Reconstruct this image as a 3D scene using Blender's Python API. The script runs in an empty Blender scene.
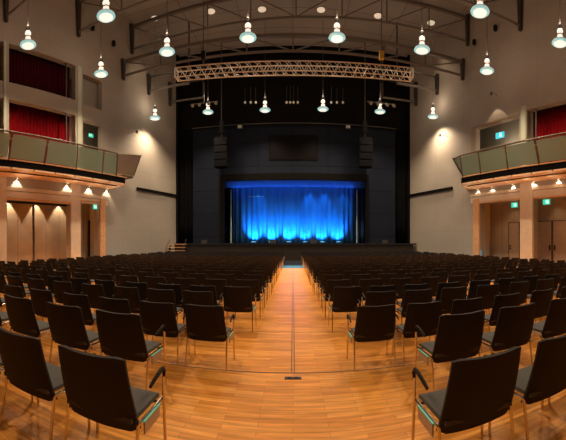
import bpy, math, random
from mathutils import Vector
random.seed(7)
S = bpy.context.scene
C = S.collection
PI = math.pi
H = 1.45          # eye height
F = 330.0         # pixels per radian
CX, CY = 293.0, 242.8
G = 1.6/1.45       # the hall is laid out for an eye height of 1.45 and enlarged to real size at the end

# ------------------------------------------------------------------ helpers
def th(px): return (px - CX) / F
def P(px, py, Y):
    """a point at distance Y in front of the viewer seen in direction px, py"""
    t = th(px)
    return Vector((Y * math.tan(t), Y, H + (CY - py) / F * Y / math.cos(t)))

class MB:
    def __init__(s): s.v = []; s.f = []; s.m = []
    def add(s, vs, fs, mi=0):
        b = len(s.v); s.v += [tuple(v) for v in vs]
        for f in fs: s.f.append(tuple(b + i for i in f)); s.m.append(mi)
        return s
    def hexa(s, c, mi=0):
        """8 corners: bottom 4 (ccw) then top 4"""
        return s.add(c, [(3,2,1,0),(4,5,6,7),(0,1,5,4),(1,2,6,5),(2,3,7,6),(3,0,4,7)], mi)
    def box(s, x0, x1, y0, y1, z0, z1, mi=0):
        return s.hexa([(x0,y0,z0),(x1,y0,z0),(x1,y1,z0),(x0,y1,z0),(x0,y0,z1),(x1,y0,z1),(x1,y1,z1),(x0,y1,z1)], mi)
    def tube(s, pts, r, n=8, mi=0):
        pts = [Vector(p) for p in pts]; rings = []; b = len(s.v)
        up = None
        for i, p in enumerate(pts):
            d = (pts[min(i+1, len(pts)-1)] - pts[max(i-1, 0)]).normalized()
            if up is None:
                up = Vector((0,0,1)) if abs(d.z) < .9 else Vector((1,0,0))
            a = d.cross(up).normalized(); up2 = a.cross(d).normalized()
            rr = r[i] if isinstance(r, (list, tuple)) else r
            for k in range(n):
                q = 2*PI*k/n
                s.v.append(tuple(p + a*math.cos(q)*rr + up2*math.sin(q)*rr))
        for i in range(len(pts)-1):
            for k in range(n):
                k2 = (k+1) % n
                s.f.append((b+i*n+k, b+i*n+k2, b+(i+1)*n+k2, b+(i+1)*n+k)); s.m.append(mi)
        s.f.append(tuple(b+k for k in reversed(range(n)))); s.m.append(mi)
        e = b+(len(pts)-1)*n
        s.f.append(tuple(e+k for k in range(n))); s.m.append(mi)
        return s
    def lathe(s, prof, c=(0,0,0), n=20, mi=0):
        b = len(s.v)
        for r, z in prof:
            for k in range(n):
                q = 2*PI*k/n
                s.v.append((c[0]+r*math.cos(q), c[1]+r*math.sin(q), c[2]+z))
        for i in range(len(prof)-1):
            for k in range(n):
                k2 = (k+1) % n
                s.f.append((b+i*n+k, b+i*n+k2, b+(i+1)*n+k2, b+(i+1)*n+k)); s.m.append(mi)
        s.f.append(tuple(b+k for k in reversed(range(n)))); s.m.append(mi)
        e = b+(len(prof)-1)*n
        s.f.append(tuple(e+k for k in range(n))); s.m.append(mi)
        return s
    def mesh(s, name, mats, smooth=False):
        me = bpy.data.meshes.new(name)
        me.from_pydata(s.v, [], s.f)
        for m in (mats if isinstance(mats, (list, tuple)) else [mats]): me.materials.append(m)
        if any(s.m): me.polygons.foreach_set('material_index', s.m)
        if smooth:
            me.polygons.foreach_set('use_smooth', [True]*len(me.polygons))
            me.set_sharp_from_angle(angle=math.radians(40))
        me.update(); me.validate()
        return me
    def build(s, name, mats, parent=None, smooth=False, loc=None):
        o = bpy.data.objects.new(name, s.mesh(name, mats, smooth)); C.objects.link(o)
        if parent: o.parent = parent
        if loc: o.location = loc
        return o

def tag(o, label=None, cat=None, group=None, kind=None):
    if label: o['label'] = label
    if cat: o['category'] = cat
    if group: o['group'] = group
    if kind: o['kind'] = kind
    return o
def empty(name, loc, label, cat, group=None, rz=0):
    o = bpy.data.objects.new(name, None); C.objects.link(o)
    o.location = loc; o.rotation_euler.z = rz; o.empty_display_size = .1
    return tag(o, label, cat, group)
def copy_tree(o, parent=None):
    c = o.copy(); C.objects.link(c)
    if parent: c.parent = parent
    for ch in list(o.children): copy_tree(ch, c)
    return c

# ------------------------------------------------------------------ materials
def mat(name, col, rough=.6, metal=0., emit=None, es=0., bump=0., bscale=20., var=0., vscale=3., alpha=1., spec=.3, sheen=0.):
    if max(col) < .05 and metal == 0 and not bump: spec = .06
    m = bpy.data.materials.new(name); m.use_nodes = True
    nt = m.node_tree; N = nt.nodes; L = nt.links; b = N['Principled BSDF']
    b.inputs['Base Color'].default_value = (*col, 1); b.inputs['Roughness'].default_value = rough
    b.inputs['Metallic'].default_value = metal; b.inputs['Specular IOR Level'].default_value = spec
    b.inputs['Alpha'].default_value = alpha; b.inputs['Sheen Weight'].default_value = sheen
    if emit: b.inputs['Emission Color'].default_value = (*emit, 1); b.inputs['Emission Strength'].default_value = es
    tc = N.new('ShaderNodeTexCoord')
    if var:
        no = N.new('ShaderNodeTexNoise'); no.inputs['Scale'].default_value = vscale; no.inputs['Detail'].default_value = 4
        L.new(tc.outputs['Object'], no.inputs['Vector'])
        r = N.new('ShaderNodeValToRGB')
        r.color_ramp.elements[0].position = .3; r.color_ramp.elements[1].position = .7
        r.color_ramp.elements[0].color = (*[c*(1-var) for c in col], 1)
        r.color_ramp.elements[1].color = (*[min(1, c*(1+var)) for c in col], 1)
        L.new(no.outputs['Fac'], r.inputs['Fac']); L.new(r.outputs['Color'], b.inputs['Base Color'])
    if bump:
        nb = N.new('ShaderNodeTexNoise'); nb.inputs['Scale'].default_value = bscale
        L.new(tc.outputs['Object'], nb.inputs['Vector'])
        bp = N.new('ShaderNodeBump'); bp.inputs['Strength'].default_value = bump; bp.inputs['Distance'].default_value = .02
        L.new(nb.outputs['Fac'], bp.inputs['Height']); L.new(bp.outputs['Normal'], b.inputs['Normal'])
    return m

def brickmat(name, c1, c2, cm, bw, rh, mortar=.004, rough=.3, axes='xy', nvar=.25, offs=.5, nscale=(1.5, 30, 1), spec=.2):
    m = bpy.data.materials.new(name); m.use_nodes = True
    nt = m.node_tree; N = nt.nodes; L = nt.links; b = N['Principled BSDF']
    g = N.new('ShaderNodeTexCoord'); sx = N.new('ShaderNodeSeparateXYZ'); cb = N.new('ShaderNodeCombineXYZ')
    L.new(g.outputs['Object'], sx.inputs[0])
    L.new(sx.outputs[axes[0].upper()], cb.inputs[0]); L.new(sx.outputs[axes[1].upper()], cb.inputs[1])
    bt = N.new('ShaderNodeTexBrick'); bt.offset = offs; bt.offset_frequency = 2
    bt.inputs['Scale'].default_value = 1; bt.inputs['Brick Width'].default_value = bw; bt.inputs['Row Height'].default_value = rh
    bt.inputs['Mortar Size'].default_value = mortar; bt.inputs['Mortar Smooth'].default_value = .1
    bt.inputs['Color1'].default_value = (*c1, 1); bt.inputs['Color2'].default_value = (*c2, 1); bt.inputs['Mortar'].default_value = (*cm, 1)
    bt.inputs['Bias'].default_value = 0
    L.new(cb.outputs[0], bt.inputs['Vector'])
    mp = N.new('ShaderNodeMapping'); mp.inputs['Scale'].default_value = nscale
    L.new(cb.outputs[0], mp.inputs['Vector'])
    no = N.new('ShaderNodeTexNoise'); no.inputs['Scale'].default_value = 1.0; no.inputs['Detail'].default_value = 5
    L.new(mp.outputs[0], no.inputs['Vector'])
    mr = N.new('ShaderNodeMapRange'); mr.inputs['From Min'].default_value = .3; mr.inputs['From Max'].default_value = .7
    mr.inputs['To Min'].default_value = 1-nvar; mr.inputs['To Max'].default_value = 1+nvar*.6
    L.new(no.outputs['Fac'], mr.inputs['Value'])
    mx = N.new('ShaderNodeVectorMath'); mx.operation = 'SCALE'
    L.new(bt.outputs['Color'], mx.inputs[0]); L.new(mr.outputs[0], mx.inputs['Scale'])
    b.inputs['Specular IOR Level'].default_value = spec if max(c1) > .05 else .05
    L.new(mx.outputs[0], b.inputs['Base Color']); b.inputs['Roughness'].default_value = rough
    return m

M = {}
M['parquet'] = brickmat('parquet', (.66,.235,.032), (.86,.365,.072), (.42,.15,.025), .62, .075, .002, .42, nscale=(2.2, 26, 1), nvar=.28)
M['wall'] = brickmat('painted_wall', (.315,.268,.220), (.300,.256,.210), (.24,.20,.165), 3.4, 2.6, .012, .75, 'yz', .07, 0., (.35, .5, 1))
M['ceil'] = brickmat('ceiling_panel', (.30,.262,.225), (.275,.24,.205), (.16,.13,.11), 4.4, 2.4, .03, .85, 'xy', .1, 0., (.4,.4,1))
M['beige'] = mat('warm_plaster', (.55,.455,.345), .7, var=.06)
M['wood'] = brickmat('balcony_wood', (.80,.53,.32), (.74,.48,.28), (.25,.13,.07), 6., .42, .016, .5, 'yx', .15, .5, (1, 8, 1))
M['woodtrim'] = mat('oak_trim', (.55,.29,.13), .5, var=.12, vscale=5)
M['alcove'] = brickmat('alcove_panel', (.34,.25,.165), (.31,.225,.15), (.09,.065,.045), 1.15, 5., .012, .6, 'yz', .12, 0., (.6,.6,1))
M['door'] = mat('door_panel', (.31,.225,.145), .55, var=.08)
M['black'] = mat('flat_black', (.005,.004,.0035), .8)
M['blackcloth'] = mat('black_drape', (.003,.003,.0035), .95)
M['navy'] = brickmat('navy_panel', (.011,.014,.022), (.010,.012,.020), (.004,.004,.006), 3.3, 2.2, .03, .7, 'xz', .1, 0., (.5,.5,1))
M['steel'] = mat('dark_steel', (.055,.045,.038), .5, .4)
M['steel2'] = mat('painted_truss_steel', (.13,.105,.085), .55, .2)
M['alu'] = mat('aluminium_truss', (.62,.57,.50), .5, .1)
M['chrome'] = mat('chrome_tube', (.72,.62,.52), .16, 1.)
M['fabric'] = mat('black_upholstery', (.019,.0135,.011), .75, bump=.25, bscale=220., spec=.3, sheen=.05)
M['seatfab'] = mat('charcoal_seat_fabric', (.085,.076,.068), .85, bump=.25, bscale=220., sheen=.1)
M['plastic'] = mat('black_plastic', (.02,.018,.017), .38)
M['plate'] = mat('link_plate_metal', (.45,.33,.22), .45, .3)
M['teal'] = mat('teal_number_strip', (.18,.55,.45), .5)
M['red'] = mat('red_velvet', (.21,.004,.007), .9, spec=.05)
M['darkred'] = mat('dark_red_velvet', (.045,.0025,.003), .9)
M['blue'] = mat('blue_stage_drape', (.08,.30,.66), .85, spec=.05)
M['glass'] = mat('frosted_balcony_glass', (.20,.26,.19), .2, alpha=.78, spec=.6)
M['bronze'] = mat('bronze_rail', (.085,.060,.040), .45, .1)
M['frost'] = mat('pale_frame', (.38,.39,.30), .5)
M['brown'] = mat('brown_end_panel', (.25,.175,.105), .45, .1)
M['bluefloor'] = mat('blue_carpet', (.03,.15,.26), .8)
M['darkfloor'] = mat('dark_stage_carpet', (.014,.015,.016), .6)
M['stagefl'] = mat('black_stage_floor', (.02,.02,.022), .35)
M['dkglass'] = mat('dark_window_glass', (.004,.003,.003), .5)
M['exit'] = mat('exit_sign_face', (.02,.5,.33), .4, emit=(.05,.9,.6), es=.7)
M['exitb'] = mat('blue_exit_sign_face', (.02,.4,.5), .4, emit=(.08,.75,.9), es=.9)
M['white'] = mat('white_pictogram', (.8,.9,.85), .4, emit=(.7,1,.9), es=1.)
M['lampglow'] = mat('lamp_lens_glow', (.9,.9,.85), .3, emit=(1,.93,.80), es=.95)
M['lampglass'] = mat('lamp_glass', (.55,.58,.56), .25, emit=(.80,.90,.84), es=.28)
M['ring'] = mat('cyan_lens_ring', (.5,.9,.95), .2, emit=(.35,.95,1.), es=.45)
M['spotglow'] = mat('downlight_lens_and_fill', (1,.9,.75), .3, emit=(1,.86,.62), es=7.)
M['blueglow'] = mat('blue_footlight_lens', (.2,.7,1), .3, emit=(.1,.55,1), es=6.)
M['greenpole'] = mat('pale_green_pole', (.45,.6,.48), .5)
M['grey'] = mat('grey_wall_panel', (.25,.22,.18), .7, var=.05)
M['yellow'] = mat('yellow_hoist', (.6,.38,.04), .5)
M['ltblue'] = mat('light_blue_tube', (.15,.45,.8), .4)

# ------------------------------------------------------------------ side wall frame
K = .29; NRM = math.hypot(1, K)
def sw(side, s, off, z):
    """point on the splayed side wall: s metres from the stage end, off metres into the hall"""
    x = -10.37 - s*K/NRM + off/NRM
    y = 28 - s/NRM - off*K/NRM
    return Vector((x if side < 0 else -x, y, z))
def s_px(px, off=0.):
    t = abs(math.tan(th(px)))
    Y = (18.49 - NRM*off) / (t + K)
    return (28 - Y - off*K/NRM) * NRM
def wbox(mb, side, s0, s1, o0, o1, z0, z1, mi=0):
    c = [sw(side, s0, o0, z0), sw(side, s1, o0, z0), sw(side, s1, o1, z0), sw(side, s0, o1, z0),
         sw(side, s0, o0, z1), sw(side, s1, o0, z1), sw(side, s1, o1, z1), sw(side, s0, o1, z1)]
    if side > 0: c = [c[i] for i in (3,2,1,0,7,6,5,4)]
    return mb.hexa(c, mi)
def wrot(side):   # rotation that lays local x along the wall (towards the stage) and local y out of the wall
    a = math.atan2(K, 1)
    return (PI/2 - a) if side < 0 else (PI/2 + a)

SEND = 38.0
def wall_holes(side, holes, name):
    ss = sorted({0., SEND, *[h[0] for h in holes], *[h[1] for h in holes]})
    zs = sorted({0., 18.5, *[h[2] for h in holes], *[h[3] for h in holes]})
    T = -.45
    def solid(i, j):
        if i < 0 or j < 0 or i >= len(ss)-1 or j >= len(zs)-1: return True
        a = (ss[i]+ss[i+1])/2; b = (zs[j]+zs[j+1])/2
        return not any(h[0] < a < h[1] and h[2] < b < h[3] for h in holes)
    idx = {}; mb = MB()
    def V(i, j, o):
        if (i,j,o) not in idx:
            idx[(i,j,o)] = len(mb.v); mb.v.append(tuple(sw(side, ss[i], o, zs[j])))
        return idx[(i,j,o)]
    def face(*q):
        mb.f.append(q); mb.m.append(0)
    for i in range(len(ss)-1):
        for j in range(len(zs)-1):
            if solid(i, j):
                for o in (0, T): face(V(i,j,o), V(i+1,j,o), V(i+1,j+1,o), V(i,j+1,o))
                for (a, b, e) in (((i,j),(i+1,j),(i,j-1)), ((i+1,j),(i+1,j+1),(i+1,j)), ((i+1,j+1),(i,j+1),(i,j+1)), ((i,j+1),(i,j),(i-1,j))):
                    edge = e[0] < 0 or e[1] < 0 or e[0] >= len(ss)-1 or e[1] >= len(zs)-1
                    if edge or not solid(*e):
                        face(V(*a,0), V(*b,0), V(*b,T), V(*a,T))
    o = mb.build(name, M['wall'])
    return tag(o, kind='structure')

HL = [(s_px(70), s_px(7), 0., 4.0), (s_px(99.5), s_px(81), 0., 4.25),
      (s_px(75.5), s_px(9), 5.9, 9.95), (s_px(102), s_px(83), 5.9, 9.8),
      (s_px(75.5), s_px(9), 10.95, 13.25), (s_px(102), s_px(83), 10.85, 12.9),
      (s_px(3.5), s_px(-25), 5.9, 9.95), (s_px(3.5), s_px(-25), 10.95, 13.25),
      (s_px(-1), s_px(-30), 0., 4.0)]
HR = [(s_px(480), s_px(520), 0., 4.25), (s_px(534), s_px(592), 0., 4.25),
      (s_px(476), s_px(519.5), 5.9, 9.75), (s_px(527), s_px(592), 5.9, 10.0)]
wall_holes(-1, HL, 'wall_left')
wall_holes(1, HR, 'wall_right')

# floor, ceiling, back wall
tag(MB().box(-24, 24, -9, 18.9, -.3, 0).build('floor', M['parquet']), kind='structure')
tag(MB().box(-24, 24, 18.9, 21.0, -.3, 0).build('floor_carpet', M['bluefloor']), kind='structure')
tag(MB().box(-24, 24, 21.0, 36, -.3, 0).build('floor_front', M['darkfloor']), kind='structure')
tag(MB().box(-24, 24, -9, 36, 18.5, 18.8).build('ceiling', M['ceil']), kind='structure')
tag(MB().box(-24, 24, -8.6, -8.2, 0, 18.5).build('wall_rear', M['wall']), kind='structure')

# floor lift seams (metal strips let into the parquet)
nt = 0
def seam(x0, x1, y0, y1):
    global nt; nt += 1
    tag(MB().box(x0, x1, y0, y1, -.01, .002).build('trim_%d' % nt, M['seam']), kind='structure')
M['seam'] = mat('seam_strip', (.16,.085,.035), .4, .3)
for y, wd in ((3.675, .022), (5.35, .012), (7.1, .012), (9.0, .012), (11.6, .02), (15.2, .02)):
    seam(-12, 12, y-wd/2, y+wd/2)
seam(-.022, -.010, 3.69, 18.9); seam(.010, .022, 3.69, 18.9)
fs = MB().box(-.09, .09, 3.50, 3.56, 0, .006).build('floor_socket', M['steel'])
tag(fs, 'small grey metal socket plate in the wooden aisle floor', 'floor socket')
MB().box(-.06, -.015, 3.515, 3.545, .006, .009).build('flap', M['plastic'], fs)
MB().box(.015, .06, 3.515, 3.545, .006, .009).build('flap', M['plastic'], fs)

# ------------------------------------------------------------------ lights
def light(kind, loc, power, col, size=.1, tgt=None, cone=60, blend=.4, name='light', parent=None, area=None):
    l = bpy.data.lights.new(name, kind); l.energy = power; l.color = col
    if kind == 'AREA':
        l.shape = 'RECTANGLE'; l.size, l.size_y = area
    else: l.shadow_soft_size = size
    if kind == 'SPOT': l.spot_size = math.radians(cone); l.spot_blend = blend
    o = bpy.data.objects.new(name, l); C.objects.link(o); o.location = loc
    if tgt is not None:
        o.rotation_euler = (Vector(tgt) - Vector(loc)).to_track_quat('-Z', 'Y').to_euler()
    return o
WARM = (1., .79, .55)

# ------------------------------------------------------------------ alcoves behind the openings
na = 0
for side, hs, zt in ((-1, HL, 4.0), (1, HR, 4.25)):
    g = [h for h in hs if h[2] == 0.]
    s0 = min(h[0] for h in g) - .5; s1 = max(h[1] for h in g) + .5
    nm = 'left' if side < 0 else 'right'
    mb = MB(); wbox(mb, side, s0, s1, -1.9, -1.75, 0, 4.9)
    tag(mb.build('wall_alcove_' + nm, M['alcove']), kind='structure')
    mb = MB(); wbox(mb, side, s0, s1, -1.9, -.451, 4.55, 4.75)
    tag(mb.build('ceiling_alcove_' + nm, M['beige']), kind='structure')
    for k, sx in enumerate((s0-.15, s1)):
        mb = MB(); wbox(mb, side, sx, sx+.15, -1.9, -.451, 0, 4.75)
        tag(mb.build('wall_alcove_end_%s_%d' % (nm, k+1), M['beige']), kind='structure')
    # gallery room behind the balcony
    mb = MB(); wbox(mb, side, s0-3, s1+2, -2.9, -2.75, 5.2, 14.2)
    tag(mb.build('wall_gallery_' + nm, M['grey']), kind='structure')
    mb = MB(); wbox(mb, side, s0, s1+2, -2.75, -.451, 5.6, 5.85)
    tag(mb.build('floor_gallery_' + nm, M['grey']), kind='structure')
    mb = MB(); wbox(mb, side, s0, s1+2, -2.75, -.451, 13.9, 14.1)
    tag(mb.build('ceiling_gallery_' + nm, M['grey']), kind='structure')
    mb = MB(); wbox(mb, side, s0-3.1, s0-3, -2.9, -.451, 5.2, 14.2)
    tag(mb.build('wall_gallery_end_' + nm, M['grey']), kind='structure')
    # pilaster facings and lintel beam in warm plaster, lined with oak
    zt2 = zt
    def facing(sa, sb, z0, z1, o1=.06, m='beige', nme='trim'):
        global nt; nt += 1
        mb = MB(); wbox(mb, side, sa, sb, .002, o1, z0, z1)
        tag(mb.build('trim_%d' % nt, M[m]), kind='structure')
    if side < 0:
        facing(s_px(80.3), s_px(70.7), 0, 5.33); facing(s_px(6.3), s_px(-.4), 0, 5.33); facing(s_px(105), s_px(100), 0, 4.6, .08, 'woodtrim')
        facing(s_px(108), s_px(-32), 4.55, 4.75, .10); facing(s_px(108), s_px(-32), 4.12, 4.5, .03)
        facing(s_px(70.6), s_px(6.4), 4.0, 4.1, .09, 'woodtrim'); facing(s_px(99.9), s_px(80.4), 4.25, 4.33, .09, 'woodtrim')
        facing(s_px(81.2), s_px(77.4), 5.9, 13.3, .05, 'frost'); facing(s_px(6), s_px(3.8), 5.9, 13.3, .05, 'frost')
    else:
        facing(s_px(521), s_px(533.3), 0, 5.33, .12); facing(s_px(473.5), s_px(479.4), 0, 4.6, .08, 'woodtrim')
        facing(s_px(471), s_px(595), 4.8, 5.0, .10); facing(s_px(471), s_px(595), 4.35, 4.75, .03)
        facing(s_px(479.6), s_px(520.8), 4.25, 4.33, .09, 'woodtrim'); facing(s_px(533.6), s_px(595), 4.25, 4.33, .09, 'woodtrim')
        facing(s_px(521.5), s_px(526), 5.9, 10.3, .05, 'frost')
        facing(s_px(471.5), s_px(475.8), 5.9, 9.9, .05, 'brown'); facing(s_px(471.5), s_px(519.5), 9.78, 9.9, .05, 'brown')

# small downlights under the balcony: a fixture and a real spot each
dl = MB().lathe([(.075,.0),(.075,.03),(.055,.03),(.055,.012)], n=14)
def downlight(side, s, off, z, power, cone, label, tgt_off=None, col=WARM, group='downlights under the balconies', blend=.35, r=.03):
    p = sw(side, s, off, z)
    h = bpy.data.objects.get('downlight')
    root = MB().lathe([(.04,-.03),(.065,-.03),(.065,.0),(.04,.0)], n=14).build('downlight', M['steel'], loc=p)
    tag(root, label, 'downlight', group)
    MB().lathe([(.001,-.032),(.04,-.032),(.04,-.028),(.001,-.028)], n=12).build('lens', M['spotglow'], root)
    t = sw(side, s, off if tgt_off is None else tgt_off, z-2.5)
    light('SPOT', p - Vector((0,0,.05)), power, col, r, t, cone, blend, 'downlight_beam')
    if z > 5: light('POINT', sw(side, s, 1.0, z-.45), 9, WARM, .1, name='downlight_lens_and_fill')  # fill light without a fixture, added to brighten the balcony soffit
ordn = ['first','second','third','fourth','fifth','sixth','seventh','eighth','ninth','tenth','eleventh','twelfth','thirteenth','fourteenth','fifteenth','sixteenth','seventeenth','eighteenth','nineteenth','twentieth','twenty-first','twenty-second','twenty-third','twenty-fourth','twenty-fifth','twenty-sixth','twenty-seventh','twenty-eighth']
for k, px in enumerate((106.5, 88.6, 66.8, 16.7)):
    downlight(-1, s_px(px), .10, 5.335, 190, 92, 'small lit downlight under the left balcony, %s from the stage' % ordn[k], .10)
for k, px in enumerate((478.3, 492.8, 513.5, 534.7, 559)):
    downlight(1, s_px(px), .10, 5.335, 190, 92, 'small lit downlight under the right balcony, %s from the stage' % ordn[k], .10)
for k, px in enumerate((61, 38, 10)):
    downlight(-1, s_px(px, -1.42), -1.42, 4.54, 420, 66, 'small lit downlight inside the wide left alcove, %s from the stage' % ordn[k], -1.5, blend=.2, group='downlights in the alcoves')
downlight(-1, s_px(85), -1.35, 4.54, 20, 58, 'small lit downlight in the narrow left alcove by the exit', -1.6, group='downlights in the alcoves')
for k, px in enumerate((500, 545, 565)):
    downlight(1, s_px(px), -1.1, 4.54, 45, 85, 'small lit downlight inside the right hand alcoves, %s from the stage' % ordn[k], -1.3, group='downlights in the alcoves', blend=.9)

# doors in the alcoves
def slab_door(side, sa, sb, h, off, label, m='door', handle_at=1, nm='alcove_door'):
    root = empty(nm, sw(side, (sa+sb)/2, off, 0), label, 'door')
    def loc(mb):   # to the root's frame (root only translated)
        l = root.location; mb.v = [(v[0]-l.x, v[1]-l.y, v[2]-l.z) for v in mb.v]; return mb
    mb = MB(); wbox(mb, side, sa, sb, off, off+.05, .01, h); loc(mb).build('leaf', M[m], root)
    fr = MB(); wbox(fr, side, sa-.05, sa, off, off+.07, 0, h+.05); wbox(fr, side, sb, sb+.05, off, off+.07, 0, h+.05); wbox(fr, side, sa, sb, off, off+.07, h, h+.05)
    loc(fr).build('frame', M['bronze'], root)
    sh = sa+.12 if handle_at < 0 else sb-.12
    pl = MB(); wbox(pl, side, sh-.06, sh+.06, off+.05, off+.06, .95, 1.30); pl = loc(pl).build('lock_plate', M['plastic'], root)
    hd = MB(); a = sw(side, sh, off+.06, 1.12); b = sw(side, sh, off+.12, 1.12); c = sw(side, sh + (.16 if handle_at < 0 else -.16), off+.12, 1.12)
    hd.tube([a, b, c], .014); loc(hd).build('handle', M['chrome'], root)
    return root
slab_door(-1, s_px(99.4, -1.7), s_px(88.5, -1.7), 3.1, -1.74, 'dark open doorway leaf under the green exit sign, left alcove', 'black', 1)
slab_door(1, s_px(509, -1.7), s_px(519, -1.7), 2.9, -1.74, 'single tan door beside the pillar in right alcove', 'door', -1)
slab_door(1, s_px(536, -1.7), s_px(551.4, -1.7), 2.9, -1.74, 'double door leaf nearer the stage in the outer right alcove', 'door', 1)
slab_door(1, s_px(553.2, -1.7), s_px(570, -1.7), 2.9, -1.74, 'double door leaf at picture edge in the outer right alcove', 'door', -1)
t = MB(); wbox(t, 1, s_px(480.3), s_px(481.2), -.1, -.02, 0, .95)
tag(t.build('blue_post', M['ltblue']), 'short light blue upright strip at the right alcove corner', 'post')
def dark_track(sa, sb, label):
    t = MB(); wbox(t, -1, sa, sb, -.40, -.30, 3.86, 3.99); tag(t.build('sliding_wall_track', M['plastic']), label, 'wall track', 'sliding wall tracks')
dark_track(s_px(69.5), s_px(7.5), 'long dark track along the top of wide left opening')
for k, px in enumerate((33.5, 34.5)):
    t = MB(); wbox(t, -1, s_px(px+.9, -1.7), s_px(px, -1.7), -1.745, -1.66, 3.4 if k else 0.02, 4.5 if k else 4.4)
    if k == 0: tag(t.build('wall_seam_post', M['steel']), 'dark vertical seam post in wide left alcove wall', 'post')

# exit signs
def exit_sign(side, s, off, z, label, m='exit', w=.5, h=.32, hang=.3):
    p = sw(side, s, off, z)
    root = empty('exit_sign', p, label, 'exit sign', 'lit exit signs', rz=0)
    # face towards the hall: the box lies parallel to the wall
    def W(mb): mb.v = [(v[0]-p.x, v[1]-p.y, v[2]-p.z) for v in mb.v]; return mb
    b = MB(); wbox(b, side, s-w/2, s+w/2, off-.03, off+.03, z, z+h); W(b).build('housing', M[m], root)
    q = MB(); wbox(q, side, s-.04, s+.03, off+.031, off+.036, z+.06, z+h-.09); wbox(q, side, s-.03, s+.02, off+.031, off+.036, z+h-.07, z+h-.03)
    wbox(q, side, s+.08, s+.17, off+.031, off+.036, z+.05, z+h-.05)
    W(q).build('pictogram', M['white'], root)
    if hang:
        r = MB().tube([sw(side, s, off, z+h), sw(side, s, off, z+h+hang)], .012, 6); W(r).build('hanger', M['steel'], root)
exit_sign(-1, s_px(95.9, -.3), -.3, 3.84, 'green exit sign over the dark doorway, left ground level', hang=.08)
exit_sign(1, s_px(514.5, -.55), -.55, 3.86, 'green exit sign beside the right pillar, stage side', hang=.36)
exit_sign(1, s_px(546.5, -.55), -.55, 3.90, 'green exit sign over the double doors, right alcove', hang=.32)
exit_sign(-1, s_px(91, -1.), -1., 9.15, 'small green exit sign in the left gallery opening', w=.4, h=.25, hang=4.45)
exit_sign(1, s_px(500, -1.), -1., 9.0, 'blue green exit sign in the right gallery opening', 'exitb', w=.75, h=.4, hang=4.45)

# ------------------------------------------------------------------ gallery curtains
def curtain_wall(side, s0, s1, off, z0, z1, m, name, label, group, amp=.05, wave=.24):
    root_p = sw(side, (s0+s1)/2, off, z0)
    n = max(8, int((s1-s0)/wave*8)); mb = MB(); top = []
    for i in range(n+1):
        s = s0 + (s1-s0)*i/n
        q = 2*PI*(s-s0)/wave
        a = amp*(math.sin(q) + .35*math.sin(q*.43+1.3))
        for z, k in ((z0, 1.), ((z0+z1)/2, .9), (z1, .75)):
            v = sw(side, s, off + a*k, z) - root_p; mb.v.append(tuple(v))
    for i in range(n):
        for j in range(2):
            b = i*3+j; mb.f.append((b, b+3, b+4, b+1)); mb.m.append(0)
    o = mb.build(name, m, smooth=True, loc=root_p)
    sol = o.modifiers.new('thick', 'SOLIDIFY'); sol.thickness = .012
    return tag(o, label, 'curtain', group)
curtain_wall(-1, HL[2][0]+.0, HL[2][1], -.75, 5.9, 10.1, M['red'], 'red_curtain', 'bright red curtain behind the left balcony rail', 'gallery curtains')
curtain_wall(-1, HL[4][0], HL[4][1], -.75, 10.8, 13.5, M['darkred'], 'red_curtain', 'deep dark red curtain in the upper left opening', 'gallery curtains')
curtain_wall(1, HR[3][0], HR[3][1], -.75, 5.9, 10.1, M['red'], 'red_curtain', 'bright red curtain behind the right balcony rail', 'gallery curtains')
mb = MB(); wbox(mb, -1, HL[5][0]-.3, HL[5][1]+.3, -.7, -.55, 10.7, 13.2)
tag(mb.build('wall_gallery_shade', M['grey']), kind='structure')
# glass posts in front of the left curtains
t = MB(); wbox(t, -1, s_px(67.3), s_px(66.3), -.1, -.03, 5.93, 9.93); tag(t.build('glazing_post', M['steel']), 'thin dark post before the bright left curtain', 'post', 'glazing posts')
t = MB(); wbox(t, -1, s_px(67.3), s_px(66.3), -.1, -.03, 10.97, 13.23); tag(t.build('glazing_post', M['steel']), 'thin dark post before the upper dark red curtain', 'post', 'glazing posts')
t = MB(); wbox(t, 1, s_px(535), s_px(536.3), -.1, -.03, 5.93, 9.98); tag(t.build('glazing_post', M['steel']), 'thin dark post before the right hand red curtain', 'post', 'glazing posts')
# gallery room lamps behind the curtains' ends
light('POINT', sw(1, s_px(492), -1.8, 8.9), 70, WARM, .1, name='gallery_lamp')
light('POINT', sw(-1, s_px(92), -1.8, 8.6), 45, WARM, .1, name='gallery_lamp')
slab = slab_door(1, s_px(486, -2.7), s_px(506, -2.7), 2.6, -2.74, 'grey door at the back of the right gallery opening', 'grey', -1, 'gallery_door')
slab.location.z += 5.86

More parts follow.
